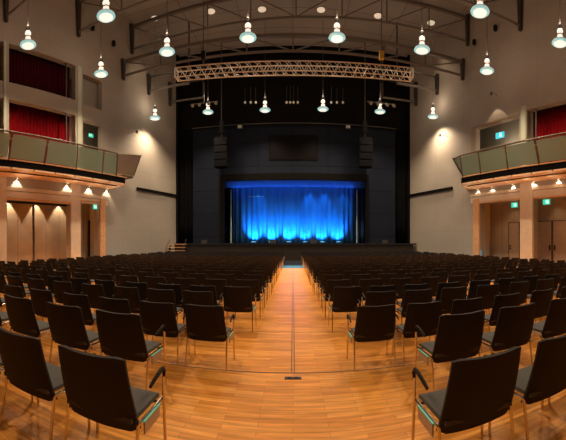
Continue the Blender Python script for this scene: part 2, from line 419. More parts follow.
# ------------------------------------------------------------------ balconies
def balcony(side):
    A = s_px(126, 2.02) if side < 0 else s_px(460.5, 2.02)
    Aw = s_px(111, 0.) if side < 0 else s_px(468, 0.)
    B = 32.
    nm = 'left' if side < 0 else 'right'
    root = empty('balcony', sw(side, A, 0, 5.34), 'wood-faced balcony with frosted glass front along the %s wall' % nm, 'balcony')
    rl = root.location.copy()
    def fin(mb, name, m, par=root, **k):
        mb.v = [(v[0]-rl.x, v[1]-rl.y, v[2]-rl.z) for v in mb.v]
        return mb.build(name, m, par, **k)
    def skew(o0, o1, z0, z1, ds=0., sB=B):
        f = lambda o: Aw + (A-Aw)*o/2.02 + ds
        c = [sw(side, f(o0), o0, z0), sw(side, sB, o0, z0), sw(side, sB, o1, z0), sw(side, f(o1), o1, z0),
             sw(side, f(o0), o0, z1), sw(side, sB, o0, z1), sw(side, sB, o1, z1), sw(side, f(o1), o1, z1)]
        if side > 0: c = [c[i] for i in (3,2,1,0,7,6,5,4)]
        return MB().hexa(c)
    fin(skew(.005, 2.02, 5.34, 5.43), 'slab', M['wood'])
    fin(skew(.005, 1.97, 5.431, 5.80, .05), 'shadow_gap', M['black'])
    fin(skew(.005, 2.05, 5.801, 5.86, -.05), 'deck', M['woodtrim'])
    fin(skew(1.35, 1.45, 5.28, 5.338, .4), 'soffit_slot', M['bronze'])
    if side < 0:
        posts = [116.2, 102, 76, 44.5, 8.5, -26]; ptop = [117.5, 104, 78, 48, 12, -24]
    else:
        posts = [463, 481, 508, 539, 572, 596]; ptop = [460, 478, 505, 535, 570, 594]
    zb, zt = 5.90, 7.08
    for i, (a, b) in enumerate(zip(posts, ptop)):
        fin(MB().tube([sw(side, s_px(a, 2.02), 2.02, zb-.12), sw(side, s_px(b, 2.40), 2.40, zt+.02)], .045, 6), 'post', M['bronze'])
        if i:
            a0, b0 = posts[i-1], ptop[i-1]
            q = [sw(side, s_px(a0, 2.02)+.08, 2.02, zb), sw(side, s_px(a, 2.02)-.08, 2.02, zb), sw(side, s_px(b, 2.40)-.08, 2.40, zt-.03), sw(side, s_px(b0, 2.40)+.08, 2.40, zt-.03)]
            nn = (q[1]-q[0]).cross(q[3]-q[0]).normalized()*.012
            mb = MB().add([p-nn for p in q] + [p+nn for p in q], [(3,2,1,0),(4,5,6,7),(0,1,5,4),(1,2,6,5),(2,3,7,6),(3,0,4,7)])
            fin(mb, 'glass_panel', M['glass'])
    s0 = s_px(ptop[0], 2.42); s1 = s_px(ptop[-1], 2.42)
    fin(MB().tube([sw(side, s0, 2.42, zt+.07), sw(side, s1, 2.42, zt+.07)], .055, 8), 'handrail', M['bronze'])
    fin(MB().tube([sw(side, s0-.05, 1.95, zt-.12), sw(side, s1, 1.95, zt-.12)], .05, 8), 'inner_rail', M['woodtrim'])
    if side < 0:   # raised brown end wing
        q = [sw(side, s_px(116,2.02), 2.02, 6.0), sw(side, s_px(133.5,2.02), 2.02, 6.06), sw(side, s_px(141,2.42), 2.42, 7.48), sw(side, s_px(117.6,2.42), 2.42, 7.14)]
        nn = (q[1]-q[0]).cross(q[3]-q[0]).normalized()*.03
        fin(MB().add([p-nn for p in q] + [p+nn for p in q], [(3,2,1,0),(4,5,6,7),(0,1,5,4),(1,2,6,5),(2,3,7,6),(3,0,4,7)]), 'end_panel', M['brown'])
        fin(MB().tube([q[1], q[2]], .05, 6), 'end_post', M['steel'])
        # end return back to the wall
        q2 = [q[1], sw(side, s_px(133.5,2.02), .01, 6.06), sw(side, s_px(141,2.42), .01, 7.2), q[2]]
        nn = Vector((0,.03,0))
        fin(MB().add([p-nn for p in q2] + [p+nn for p in q2], [(3,2,1,0),(4,5,6,7),(0,1,5,4),(1,2,6,5),(2,3,7,6),(3,0,4,7)]), 'end_return', M['brown'])
        q3 = s_px(133.5,2.02)
        b = MB(); wbox(b, side, q3, A+.3, .01, 2.02, 5.9, 6.0); fin(b, 'wing_base', M['bronze'])
    else:
        q = [sw(side, s_px(463,2.02), 2.02, 5.9), sw(side, s_px(463,2.02), .01, 5.9), sw(side, s_px(456,2.42), .01, 7.2), sw(side, s_px(453,2.42), 2.42, 7.12)]
        nn = Vector((0,.03,0))
        fin(MB().add([p-nn for p in q] + [p+nn for p in q], [(3,2,1,0),(4,5,6,7),(0,1,5,4),(1,2,6,5),(2,3,7,6),(3,0,4,7)]), 'end_return', M['brown'])
        fin(MB().tube([q[0], q[3]], .07, 6), 'end_post', M['steel'])
        q = [sw(side, s_px(463,2.02), 2.02, 6.02), sw(side, s_px(462.5,2.02), 2.02, 6.02), sw(side, s_px(460,2.42), 2.42, 7.05), sw(side, s_px(453.6,2.42), 2.42, 7.05)]
        nn = Vector((0,.012,0))
        fin(MB().add([p-nn for p in q] + [p+nn for p in q], [(3,2,1,0),(4,5,6,7),(0,1,5,4),(1,2,6,5),(2,3,7,6),(3,0,4,7)]), 'end_glass', M['glass'])
        fin(MB().tube([q[3], sw(side, s_px(460,2.42), 2.42, 7.14)], .05, 8), 'end_rail', M['bronze'])
balcony(-1); balcony(1)

# balcony small lamp, wall speakers, slot rails
def wall_speaker(side, px, z, label):
    s = s_px(px); p = sw(side, s, .0, z)
    root = empty('wall_speaker', p, label, 'speaker', 'small black wall speakers')
    def W(mb): mb.v = [(v[0]-p.x, v[1]-p.y, v[2]-p.z) for v in mb.v]; return mb
    b = MB(); wbox(b, side, s-.10, s+.10, .10, .28, z-.18, z+.18); W(b).build('cabinet', M['plastic'], root)
    b = MB(); wbox(b, side, s-.03, s+.03, .0, .105, z-.04, z+.04); W(b).build('bracket', M['steel'], root)
    g = MB(); wbox(g, side, s-.08, s+.08, .281, .29, z-.15, z+.15); W(g).build('grille', M['black'], root)
wall_speaker(-1, 91, 16.2, 'small black speaker high on left wall beside roof bracket')
wall_speaker(-1, 112, 15.9, 'small black speaker high on left wall, nearer the stage')
wall_speaker(1, 476, 15.9, 'small black speaker high on right wall, nearer the stage')
wall_speaker(1, 497, 16.1, 'small black speaker high on right wall beside roof bracket')
for side, a, b, nm in ((-1, 136.4, 176.3, 'left'), (1, 452.8, 409.5, 'right')):
    mb = MB(); wbox(mb, side, max(0, s_px(b)), s_px(a), .002, .12, 5.60, 5.80)
    tag(mb.build('slot_rail', M['black']), 'thin black horizontal rail on the %s wall near stage' % nm, 'wall rail', 'wall slot rails')

# ------------------------------------------------------------------ roof trusses
def roof_truss(Y, zl, zu, label, m, bays=12, r=.09, dy=0.):
    """transverse truss; dy moves its right end towards the camera"""
    Yr = Y - dy; Wl = 18.49 - K*Y - .12; Wr = 18.49 - K*Yr - .12
    root = empty('roof_truss', (0, Y, zl), label, 'roof truss', 'transverse roof trusses')
    hh = zu - zl
    def q(f, z): return (-Wl + (Wl+Wr)*f, -dy*f, z)
    MB().tube([q(0,0), q(1,0)], r*.8, 8).build('lower_chord', m, root)
    c = [q(0,hh-r), q(1,hh-r), q(1,hh-r), q(0,hh-r), q(0,hh+r), q(1,hh+r), q(1,hh+r), q(0,hh+r)]
    MB().hexa([(p[0], p[1] + (-r if i % 4 < 2 else r), p[2]) for i, p in enumerate(c)]).build('upper_chord', m, root)
    for sx, W, y in ((-1, Wl, 0), (1, Wr, -dy)):
        MB().hexa([(sx*W-.10,y-.1,-.3),(sx*W+.10,y-.1,-.3),(sx*W+.10,y+.1,-.3),(sx*W-.10,y+.1,-.3),(sx*W-.14,y-.2,hh+.2),(sx*W+.10,y-.2,hh+.2),(sx*W+.10,y+.2,hh+.2),(sx*W-.14,y+.2,hh+.2)]).build('wall_bracket', M['steel'], root)
    mb = MB(); n = bays
    for i in range(n):
        if i: mb.tube([q(i/n,0), q(i/n,hh)], r*.5, 6)
        up = i < n/2
        mb.tube([q(i/n, hh if up else 0), q((i+1)/n, 0 if up else hh)], r*.4, 6)
    mb.build('lattice', m, root)
roof_truss(12.46, 14.7, 17.3, 'roof truss nearest the camera, only its wall ends in sight', M['steel2'], 8, dy=.6)
roof_truss(17.5, 15.5, 17.5, 'roof truss across the hall above the wide gallery openings', M['steel2'], 8, dy=1.0)
roof_truss(22.4, 16.3, 18.0, 'tall roof truss over the middle of the ceiling downlights', M['steel2'], 8, dy=1.4)
roof_truss(21.5, 13.95, 14.95, 'low roof truss just above the silver lighting truss', M['steel2'], 8, .11)
for side in (-1, 1):
    for Y, zl, zu, ln, lb in ((24.3, 13.8, 14.9, 3.4, 'dark steel frame on the %s wall behind the silver truss end'), (27.0, 13.8, 15.3, 3.0, 'dark steel frame on the %s wall nearest the stage')):
        Wd = 18.49 - K*Y - .12
        root = empty('wall_frame', (side*Wd, Y, zl), lb % ('left' if side < 0 else 'right'), 'steel frame', 'steel frames on the side walls')
        hh = zu - zl
        MB().hexa([(-.1,-.1,-.3),(.1,-.1,-.3),(.1,.1,-.3),(-.1,.1,-.3),(-.14,-.2,hh+.2),(.1,-.2,hh+.2),(.1,.2,hh+.2),(-.14,.2,hh+.2)]).build('wall_bracket', M['steel'], root)
        MB().tube([(0,0,0),(-side*ln,0,.0)], .09, 8).build('lower_tube', M['steel2'], root)
        MB().tube([(0,0,hh),(-side*ln,0,hh)], .05, 8).build('upper_tube', M['steel'], root)
        MB().tube([(-side*ln,0,-.05),(-side*ln,0,18.5-zl)], .06, 8).build('hanger', M['steel'], root)
# ------------------------------------------------------------------ lighting truss (box truss, ends bowed slightly towards the seats)
LT = empty('lighting_truss', (0, 15, 9.17), 'silver box lighting truss hanging across the hall before the stage', 'lighting truss')
def ltp(u, dy, dz):      # u in -1..1
    x = u*5.42 ; bow = -.42*u*u
    return Vector((x + .05, bow+dy, dz-.02*u*u))
nU = 48
for dy in (-.2, .2):
    for dz in (0, .44):
        MB().tube([ltp(-1+2*i/16, dy, dz) for i in range(17)], .026, 6).build('chord', M['alu'], LT)
mb = MB()
for face in range(4):
    for i in range(nU):
        u0 = -1+2*i/nU; u1 = -1+2*(i+1)/nU
        A, B_ = [((-.2,0),(-.2,.44)), ((.2,0),(.2,.44)), ((-.2,0),(.2,0)), ((-.2,.44),(.2,.44))][face]
        if i % 2: A, B_ = B_, A
        if face > 1 and i % 2: continue
        mb.tube([ltp(u0,*A), ltp(u1,*B_)], .012, 4)
mb.build('lattice', M['alu'], LT)
for u in (-1, 1):
    mb = MB()
    c = [ltp(u,-.2,0), ltp(u,.2,0), ltp(u,.2,.44), ltp(u,-.2,.44)]
    for i in range(4): mb.tube([c[i], c[(i+1)%4]], .03, 6)
    mb.build('end_frame', M['alu'], LT)
# chain hoists carrying the truss
for k, px in enumerate((204, 381)):
    x = 15*math.tan(th(px)); root = empty('chain_hoist', (x, 14.92, 9.8), '%s chain hoist holding up the silver truss' % ('black left', 'yellow right')[k], 'chain hoist', 'truss chain hoists')
    MB().box(-.10,.10,-.09,.09,.25,.62).build('motor', M['plastic' if k == 0 else 'yellow'], root)
    MB().tube([(0,0,.62),(0,0,8.69)], .018, 6).build('chain', M['steel'], root)
    MB().tube([(0,0,.25),(0,0,-.15)], .02, 6).build('hook', M['steel'], root)

# ------------------------------------------------------------------ pendants
def make_pendant(scale):
    root = empty('pendant_lamp', (0,0,0), 'x', 'pendant lamp', 'glass bell pendant lamps')
    MB().lathe([(.16,.0),(.36,.015),(.415,.06),(.40,.12),(.30,.19),(.15,.26)], n=28).build('reflector', M['lampglass'], root, True)
    MB().lathe([(.001,-.012),(.30,-.012),(.30,.004),(.001,.004)], n=24).build('lens', M['lampglow'], root)
    MB().lathe([(.36,.004),(.415,.038),(.424,.06),(.414,.05),(.36,.012)], n=28).build('rim', M['ring'], root, True)
    MB().lathe([(.12,.26),(.15,.34),(.13,.42),(.07,.46),(.09,.52),(.15,.60),(.16,.66),(.12,.74),(.06,.78)], n=18).build('bulb_neck', M['lampglow'], root, True)
    MB().lathe([(.15,.44),(.17,.47),(.15,.50)], n=16).build('collar', M['chrome'], root, True)
    MB().lathe([(.07,.77),(.10,.80),(.10,.98),(.05,1.06),(.02,1.10)], n=14).build('lamp_cap', M['steel'], root, True)
    return root
pend = [  # px, lens y, label
 (28, 46, 'glass pendant lamp before the upper left red curtain'),
 (101, 75, 'glass pendant lamp beside the narrow upper left opening'),
 (106, 17.5, 'large glass pendant lamp at top left, beside the wall bracket'),
 (167, 53, 'glass pendant lamp above the left end of silver truss'),
 (248, 39, 'glass pendant lamp over the truss, left of the centre line'),
 (337, 39, 'glass pendant lamp over the truss, right of the centre line'),
 (155, 119, 'glass pendant lamp close to left wall near black stage drape'),
 (208, 113, 'glass pendant lamp over the left hanging loudspeaker'),
 (265, 111, 'glass pendant lamp left of the dark booth window, under the truss'),
 (323, 110, 'glass pendant lamp right of the dark booth window, under the truss'),
 (380, 112.5, 'glass pendant lamp over the right hanging loudspeaker'),
 (422, 51, 'glass pendant lamp above the right end of silver truss'),
 (487, 72, 'glass pendant lamp on right wall side, level with roof bracket'),
 (480, 13, 'large glass pendant lamp at the top, right of centre'),
 (560, 44, 'glass pendant lamp at upper right edge of picture'),
 (433, 117.5, 'glass pendant lamp close to right wall near black stage drape')]
pm = None
cordmesh = {}
for i, (px, py, lb) in enumerate(pend):
    t = th(px)
    if px in (155, 433): D = 25.9
    else: D = 10.15*F/(CY-py)
    z = H + (CY-py)/F*D
    if pm is None: pm = make_pendant(1); o = pm
    else: o = copy_tree(pm)
    o['label'] = lb; o.location = (D*math.sin(t), D*math.cos(t), z); pend_obj = o
    o.rotation_euler.z = random.random()*6
    MB().tube([(0,0,1.08),(0,0,18.48-z)], .014, 5).build('cord', M['steel'], o) if i else None
    pr = o.location.copy()
    light('SPOT', pr + Vector((0,0,-.08)), 2500, WARM, .25, pr + Vector((0,0,-5)), 132, .9, 'pendant_beam')
    light('POINT', pr + Vector((0,0,1.25)), 58, (1,.80,.60), .25, name='pendant_glow')
MB().tube([(0,0,1.08),(0,0,18.48-pm.location.z)], .014, 5).build('cord', M['steel'], pm)
for x, y, lb in ((-5, 8, 'added unseen pendant lamp above the near rows, left of the aisle'), (5, 8, 'added unseen pendant lamp above the near rows, right of the aisle'),
                 (-5, 1, 'added unseen pendant lamp over the rear of the hall, left side'), (5, 1, 'added unseen pendant lamp over the rear of the hall, right side')):
    o = copy_tree(pend_obj); o.location = (x, y, 11.6); o['label'] = lb  # out-of-view pendants added to light the near floor and chair backs
    light('SPOT', (x, y, 11.5), 1150, WARM, .25, (x, y, 5), 132, .9, 'pendant_beam')

# ceiling downlights
for k, (px, py) in enumerate(((155,18),(211,11),(262,9),(321,9.5),(378,15.5),(431,22.5))):
    t = th(px); D = (18.5-H)*F/(CY-py)
    loc = (D*math.sin(t), D*math.cos(t), 18.5)
    o = MB().lathe([(.30,-.03),(.42,-.03),(.42,.0),(.30,.0)], n=20).build('ceiling_downlight', M['grey'], loc=loc)
    tag(o, 'round lit downlight in the ceiling, %s of six from the left' % ordn[k], 'downlight', 'ceiling downlights')
    MB().lathe([(.001,-.04),(.30,-.04),(.30,-.032),(.001,-.032)], n=20).build('lens', mat('ceiling_lens', (.8,.7,.55), .4, emit=(1,.80,.58), es=.5) if k == 0 else bpy.data.materials['ceiling_lens'], o)
    light('SPOT', (loc[0], loc[1], 18.42), 500, WARM, .2, (loc[0], loc[1], 0), 70, .6, 'ceiling_beam')

# wall washers: narrow spots on short arms high on the side walls (they draw the scallops)
def washer(side, px, z, off, power, cone, label, to=.1, aim=6., blend=.25):
    s = s_px(px); p = sw(side, s, off, z)
    root = empty('wall_washer', p, label, 'wall spotlight', 'wall washer spotlights')
    MB().lathe([(.05,-.10),(.075,-.10),(.075,.06),(.03,.09)], n=12).build('can', M['steel'], root)
    w = sw(side, s, .0, z+.04) - p
    MB().tube([(0,0,.06), (w.x, w.y, .06)], .014, 6).build('arm', M['steel'], root)
    light('SPOT', p - Vector((0,0,.12)), power, WARM, .03, sw(side, s, to, z-aim), cone, blend, 'washer_beam')
washer(-1, 128, 9.7, .95, 170, 56, 'small spotlight on left wall above the balcony wing', .95)
washer(1, 449, 9.7, .95, 170, 56, 'small spotlight on right wall above the balcony end', .95)
washer(1, 497, 11.5, .6, 110, 80, 'small spotlight on right wall above the gallery opening', .6)

# ------------------------------------------------------------------ stage end
xl, xr = 28*math.tan(th(193)), 28*math.tan(th(395.5))
pl, pr_ = 28*math.tan(th(221)), 28*math.tan(th(368.5))
zp = 6.85; ztop = 11.45
mb = MB()
mb.box(xl, pl, 28, 28.5, 0, ztop); mb.box(pr_, xr, 28, 28.5, 0, ztop); mb.box(pl, pr_, 28, 28.5, zp, ztop)
tag(mb.build('wall_proscenium', M['navy']), kind='structure')
tag(MB().box(-16, 16, 28.52, 28.8, ztop-.15, 18.5).build('wall_stage_upper', M['black']), kind='structure')
tag(MB().box(-16, 16, 35.6, 36, 0, 18.5).build('wall_stage_rear', M['black']), kind='structure')
for s_, n_ in ((-1, 'left'), (1, 'right')):
    tag(MB().box(min(s_*15.6, s_*16), max(s_*15.6, s_*16), 27, 36, 0, 18.5).build('wall_stage_' + n_, M['black']), kind='structure')
    tag(MB().box(min(s_*10.2, s_*16), max(s_*10.2, s_*16), 28.02, 28.4, 0, 18.5).build('wall_return_' + n_, M['black']), kind='structure')
# portal surround
root = empty('portal_frame', (0, 27.9, 1.4), 'thin black frame around the stage opening', 'portal frame')
MB().box(pl-.05, pl+.28, 0, .3, 0, zp-1.4).build('jamb', M['black'], root)
MB().box(pr_-.28, pr_+.05, 0, .3, 0, zp-1.4).build('jamb', M['black'], root)
MB().box(pl-.05, pr_+.05, 0, .3, zp-1.4-.05, zp-1.4+.5).build('header', M['black'], root)
# stage platform
root = empty('stage_platform', (0, 26.9, 0), 'low black stage platform across the end of the hall', 'stage')
MB().hexa([(-10.15,0,1.28),(10.55,0,1.28),(10.32,1.0,1.28),(-10.15,1.0,1.28),(-10.15,0,1.4),(10.55,0,1.4),(10.32,1.0,1.4),(-10.15,1.0,1.4)]).build('deck', M['stagefl'], root)
MB().box(-10.1, 10.28, .06, .98, .0, 1.279).build('front_panel', mat('stage_front', (.03,.022,.018), .6), root)
tag(MB().box(-15.5, 15.5, 28.6, 35.5, 0, 1.4).build('floor_stage', M['stagefl']), kind='structure')
tag(MB().box(pl, pr_, 27.92, 28.6, 0, 1.4).build('floor_stage_sill', M['stagefl']), kind='structure')
# side drapes
def drape(x0, x1, Y, z0, z1, m, name, label, group, amp=.12, wave=.5, hem=0., seed=0):
    n = max(8, int((x1-x0)/wave*10)); mb = MB(); cx = (x0+x1)/2; nz = 6
    for i in range(n+1):
        x = x0 + (x1-x0)*i/n; q = 2*PI*(x-x0)/wave + seed
        a = amp*(math.sin(q + .9*math.sin(q*.23)) + .45*math.sin(q*.37+1.1))
        for j in range(nz+1):
            k = 1 - .45*j/nz
            mb.v.append((x-cx, a*k, (z1-z0)*j/nz))
    for i in range(n):
        for j in range(nz):
            b = i*(nz+1)+j; mb.f.append((b, b+nz+1, b+nz+2, b+1)); mb.m.append(0)
    o = mb.build(name, m, smooth=True, loc=(cx, Y, z0))
    so = o.modifiers.new('thick', 'SOLIDIFY'); so.thickness = .015
    return tag(o, label, 'curtain', group)
drape(-10.3, xl-.02, 28.25, 1.41, 11.6, M['blackcloth'], 'black_drape', 'tall black drape between left wall and navy panel', 'black side drapes')
drape(xr+.02, 10.3, 28.25, 1.41, 11.6, M['blackcloth'], 'black_drape', 'tall black drape between right wall and navy panel', 'black side drapes')
Yc = 31.
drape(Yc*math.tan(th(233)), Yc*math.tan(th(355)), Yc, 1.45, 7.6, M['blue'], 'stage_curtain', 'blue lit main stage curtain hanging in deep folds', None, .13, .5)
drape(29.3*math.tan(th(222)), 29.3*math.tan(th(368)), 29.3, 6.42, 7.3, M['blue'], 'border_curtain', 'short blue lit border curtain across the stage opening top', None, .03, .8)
drape(30*math.tan(th(222.5)), 30*math.tan(th(232)), 30., 1.42, 7.4, M['blackcloth'], 'stage_leg_curtain', 'narrow dark leg curtain at left of the blue curtain', 'stage leg curtains', .1, .4)
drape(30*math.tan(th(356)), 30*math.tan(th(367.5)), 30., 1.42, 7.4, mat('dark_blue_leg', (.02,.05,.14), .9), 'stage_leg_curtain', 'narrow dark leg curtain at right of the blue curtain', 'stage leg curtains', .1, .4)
drape(-9, 9, 34.5, 1.42, 9., M['blackcloth'], 'backdrop_curtain', 'black backdrop behind the blue curtain', None, .05, .6)
for px, nm in ((231, 'left'), (357, 'right')):
    x = 29.7*math.tan(th(px))
    o = MB().tube([(0,0,0),(0,0,4.95)], .07, 8).build('light_boom', M['greenpole'], loc=(x, 29.7, 1.4))
    tag(o, 'pale green upright pole at the %s edge of the blue curtain' % nm, 'pole', 'stage poles')
    MB().lathe([(.22,.0),(.22,.03),(.07,.05)], n=14).build('base', M['steel'], o)
# batten line on the curtain
x0, x1 = 30.6*math.tan(th(248)), 30.6*math.tan(th(264))
o = MB().tube([(x0,0,0),(x1,0,0)], .03, 6).build('hanging_batten', M['greenpole'], loc=(0, 30.5, H+(CY-196.5)/F*30.7))
tag(o, 'short pale batten hanging before the blue curtain', 'batten')
for xx in (x0+.1, x1-.2): MB().tube([(xx,0,0),(xx,0,2.1)], .012, 5).build('wire', M['steel'], o)
# microphone stand
xm = 28.6*math.tan(th(306))
root = empty('microphone_stand', (xm, 28.6, 1.4), 'thin dark microphone stand before the blue curtain', 'microphone stand')
MB().lathe([(.16,0),(.16,.02),(.03,.035)], n=16).build('base', M['plastic'], root)
MB().tube([(0,0,.03),(0,0,1.15)], .02, 6).build('pole', M['plastic'], root)
MB().tube([(-.28,0,1.0),(.05,0,1.17),(.2,0,1.26)], .016, 6).build('boom', M['plastic'], root)
MB().tube([(.2,0,1.26),(.3,0,1.32)], [.025,.035], 8).build('microphone', M['steel'], root)
# footlights along the curtain foot (each with a blue beam)
for k, px in enumerate((254, 271.5, 289, 305, 322, 338)):
    x = 30.25*math.tan(th(px))
    root = empty('floor_uplight', (x, 29.95, 1.4), 'blue floor uplight at curtain foot, %s of six from the left' % ordn[k], 'stage light', 'blue curtain uplights')
    MB().box(-.22,.22,-.12,.12,0,.13).build('housing', M['plastic'], root)
    MB().box(-.19,.19,-.09,.09,.131,.145).build('lens', M['blueglow'], root)
    light('SPOT', (x, 30.0, 1.58), 640*(1.25 if k in (0,1,2) else .95), (.03,.42,1.), .05, (x, 31.1, 2.7), 82, .9, 'uplight_beam')
# monitors on stage front
for k, px in enumerate((205, 273, 313.5, 384)):
    x = 27.5*math.tan(th(px))
    root = empty('floor_monitor', (x, 27.3, 1.4), 'black wedge monitor on stage edge, %s of four from the left' % ordn[k], 'monitor speaker', 'stage floor monitors')
    c = [(-.26,-.15,0),(.26,-.15,0),(.26,.2,0),(-.26,.2,0),(-.24,-.05,.30),(.24,-.05,.30),(.24,.16,.30),(-.24,.16,.30)]
    MB().hexa(c).build('cabinet', M['plastic'], root)
    MB().box(-.2,.2,.205,.215,.04,.24).build('grille', M['black'], root)
# overhead stage lights
for k, (px, pw) in enumerate(((258, 500), (310, 1000), (325, 1000), (345, 450))):
    x = 29.9*math.tan(th(px))
    root = empty('stage_spotlight', (x, 29.75, 7.75), 'stage spotlight behind the border curtain, %s from the left' % ordn[k], 'stage light', 'overhead stage spotlights')
    MB().tube([(0,0,0),(0,.12,-.35)], [.12,.15], 12).build('can', M['plastic'], root)
    MB().tube([(0,0,.0),(0,0,.9)], .02, 6).build('yoke', M['steel'], root)
    light('SPOT', (x, 29.95, 7.2), pw*.3, (.03,.36,1.), .05, (x, 31, 4.4), 48, .9, 'overhead_beam')
light('AREA', (0, 29.0, 6.3), 30, (.04,.22,1.), tgt=(0, 29.3, 7.5), area=(11, .2), name='border_light')
light('AREA', (0, 30.0, 8.6), 65, (.03,.2,1.), tgt=(0, 31, 3), area=(12, .3), name='curtain_wash')
# dark booth window on the proscenium
bw = empty('booth_window', P(293.5, 160.5, 27.98), 'dark wide booth window above the stage opening', 'window')
x0, x1 = 28*math.tan(th(269))-bw.location.x, 28*math.tan(th(318))-bw.location.x
MB().box(x0, x1, -.02, .015, 0, 2.15).build('frame', M['black'], bw)
xm_ = (x0+x1)/2
MB().box(x0+.1, xm_-.06, -.04, -.021, .1, 2.05).build('pane', M['dkglass'], bw)
MB().box(xm_+.06, x1-.1, -.04, -.021, .1, 2.05).build('pane', M['dkglass'], bw)
# pipe along proscenium top with two small lamps
pp = MB().tube([(28*math.tan(th(193)),0,0),(28*math.tan(th(395)),0,0)], .05, 8).build('lighting_pipe', mat('pipe_steel', (.05,.045,.04), .6), loc=(0, 27.7, 11.5))
tag(pp, 'thin horizontal pipe along the top of the navy wall', 'pipe')
for k, px in enumerate((240, 348)):
    x = 27.6*math.tan(th(px))
    root = empty('hanging_floodlight', (x, 27.62, 11.3), 'small floodlight clamped to the pipe, %s side' % ('left', 'right')[k], 'floodlight', 'pipe floodlights')
    MB().box(-.18,.18,-.14,.12,-.18,.08).build('housing', M['grey'], root)
    MB().box(-.15,.15,-.155,-.141,-.15,.05).build('lens', M['frost'], root)
    MB().tube([(0,.0,.08),(0,-.02,.2)], .02, 6).build('clamp', M['steel'], root)
# hanging loudspeakers
for k, px in enumerate((221.5, 365)):
    x = 26.8*math.tan(th(px)); zb = H + (CY-168)/F*26.8/math.cos(th(px))
    root = empty('hanging_loudspeaker', (x, 26.8, zb), 'tall black loudspeaker cluster hanging at the %s of the stage' % ('left', 'right')[k], 'loudspeaker', 'hanging loudspeakers')
    for j in range(4):
        c = [(-.55,-.35,j*.6),(.55,-.35,j*.6),(.5,.35,j*.6+.03),(-.5,.35,j*.6+.03),(-.55,-.38,j*.6+.57),(.55,-.38,j*.6+.57),(.5,.35,j*.6+.54),(-.5,.35,j*.6+.54)]
        cb = MB().hexa(c).build('cabinet', M['black'], root)
        MB().box(-.5,.5,-.40,-.385,j*.6+.06,j*.6+.5).build('grille', M['blackcloth'], cb)
    MB().box(-.5,.5,-.3,.3,2.42,2.5).build('fly_frame', M['black'], root)
    MB().tube([(0,0,2.5),(0,0,18.48-zb)], .05, 6).build('fly_cable', M['steel'], root)
    MB().box(-.16,.16,-.14,.14,2.9,3.9).build('hoist_motor', M['plastic'], root)
# drop lines with small weights
for k, px in enumerate((245, 250.7, 255.7, 286.7, 290.2, 293.6, 297.8, 331.4, 337, 343)):
    Y = 26.0; z = H + (CY-102.5)/F*Y/math.cos(th(px)); x = Y*math.tan(th(px))
    o = MB().tube([(0,0,.1),(0,0,13.8-z)], .012, 5).build('hanging_line', M['steel'], loc=(x, Y, z))
    grp = 'left' if k < 3 else ('middle' if k < 7 else 'right')
    tag(o, 'thin drop line with pale end weight, %s in the %s bunch' % (ordn[k if k < 3 else (k-3 if k < 7 else k-7)], grp), 'rigging line', 'drop lines over the stage')
    MB().lathe([(.03,-.1),(.085,-.05),(.085,.05),(.03,.1)], n=10).build('weight', M['alu'], o)
# spotlight clusters next to the outer pendants
for k, (px, py) in enumerate(((204, 103), (381, 103))):
    p = P(px, py, 24.6)
    root = empty('spotlight_bar', p, 'bar with small stage spotlights by the %s outer pendant' % ('left', 'right')[k], 'spotlight bar', 'spotlight bars')
    MB().tube([(-1.1,0,0),(1.1,0,0)], .05, 8).build('bar', M['steel2'], root)
    MB().tube([(0,0,0),(0,0,13.8-p.z)], .03, 6).build('drop_pipe', M['steel2'], root)
    for x in (-.9, -.35, .4, .95):
        c = MB().tube([(x,0,-.05),(x+.05,-.25,-.22)], [.09,.13], 10).build('spot_can', M['steel2'], root)
        MB().tube([(x+.05,-.25,-.22),(x+.052,-.262,-.228)], [.11,.11], 10).build('lens', M['frost'], c)
# stage steps at left, low black unit on the right
root = empty('stage_steps', (-9.75, 26.0, 0), 'small wooden steps up to the stage at the left wall', 'steps')
for j in range(5):
    MB().box(-.75,.8, .17*j-.1, .17*j+.12, .27*(j+1)-.05, .27*(j+1)).build('tread', M['woodtrim'], root)
for sx in (-.70, .74): MB().hexa([(sx-.03,-.1,0),(sx+.03,-.1,0),(sx+.03,.8,0),(sx-.03,.8,0),(sx-.03,-.1,.215),(sx+.03,-.1,.215),(sx+.03,.8,1.28),(sx-.03,.8,1.28)]).build('stringer', M['black'], root)
for sx in (-.72, .78): MB().tube([(sx,-.1,.3),(sx,-.1,1.1),(sx,.8,1.75)], .022, 6).build('handrail', M['steel'], root)

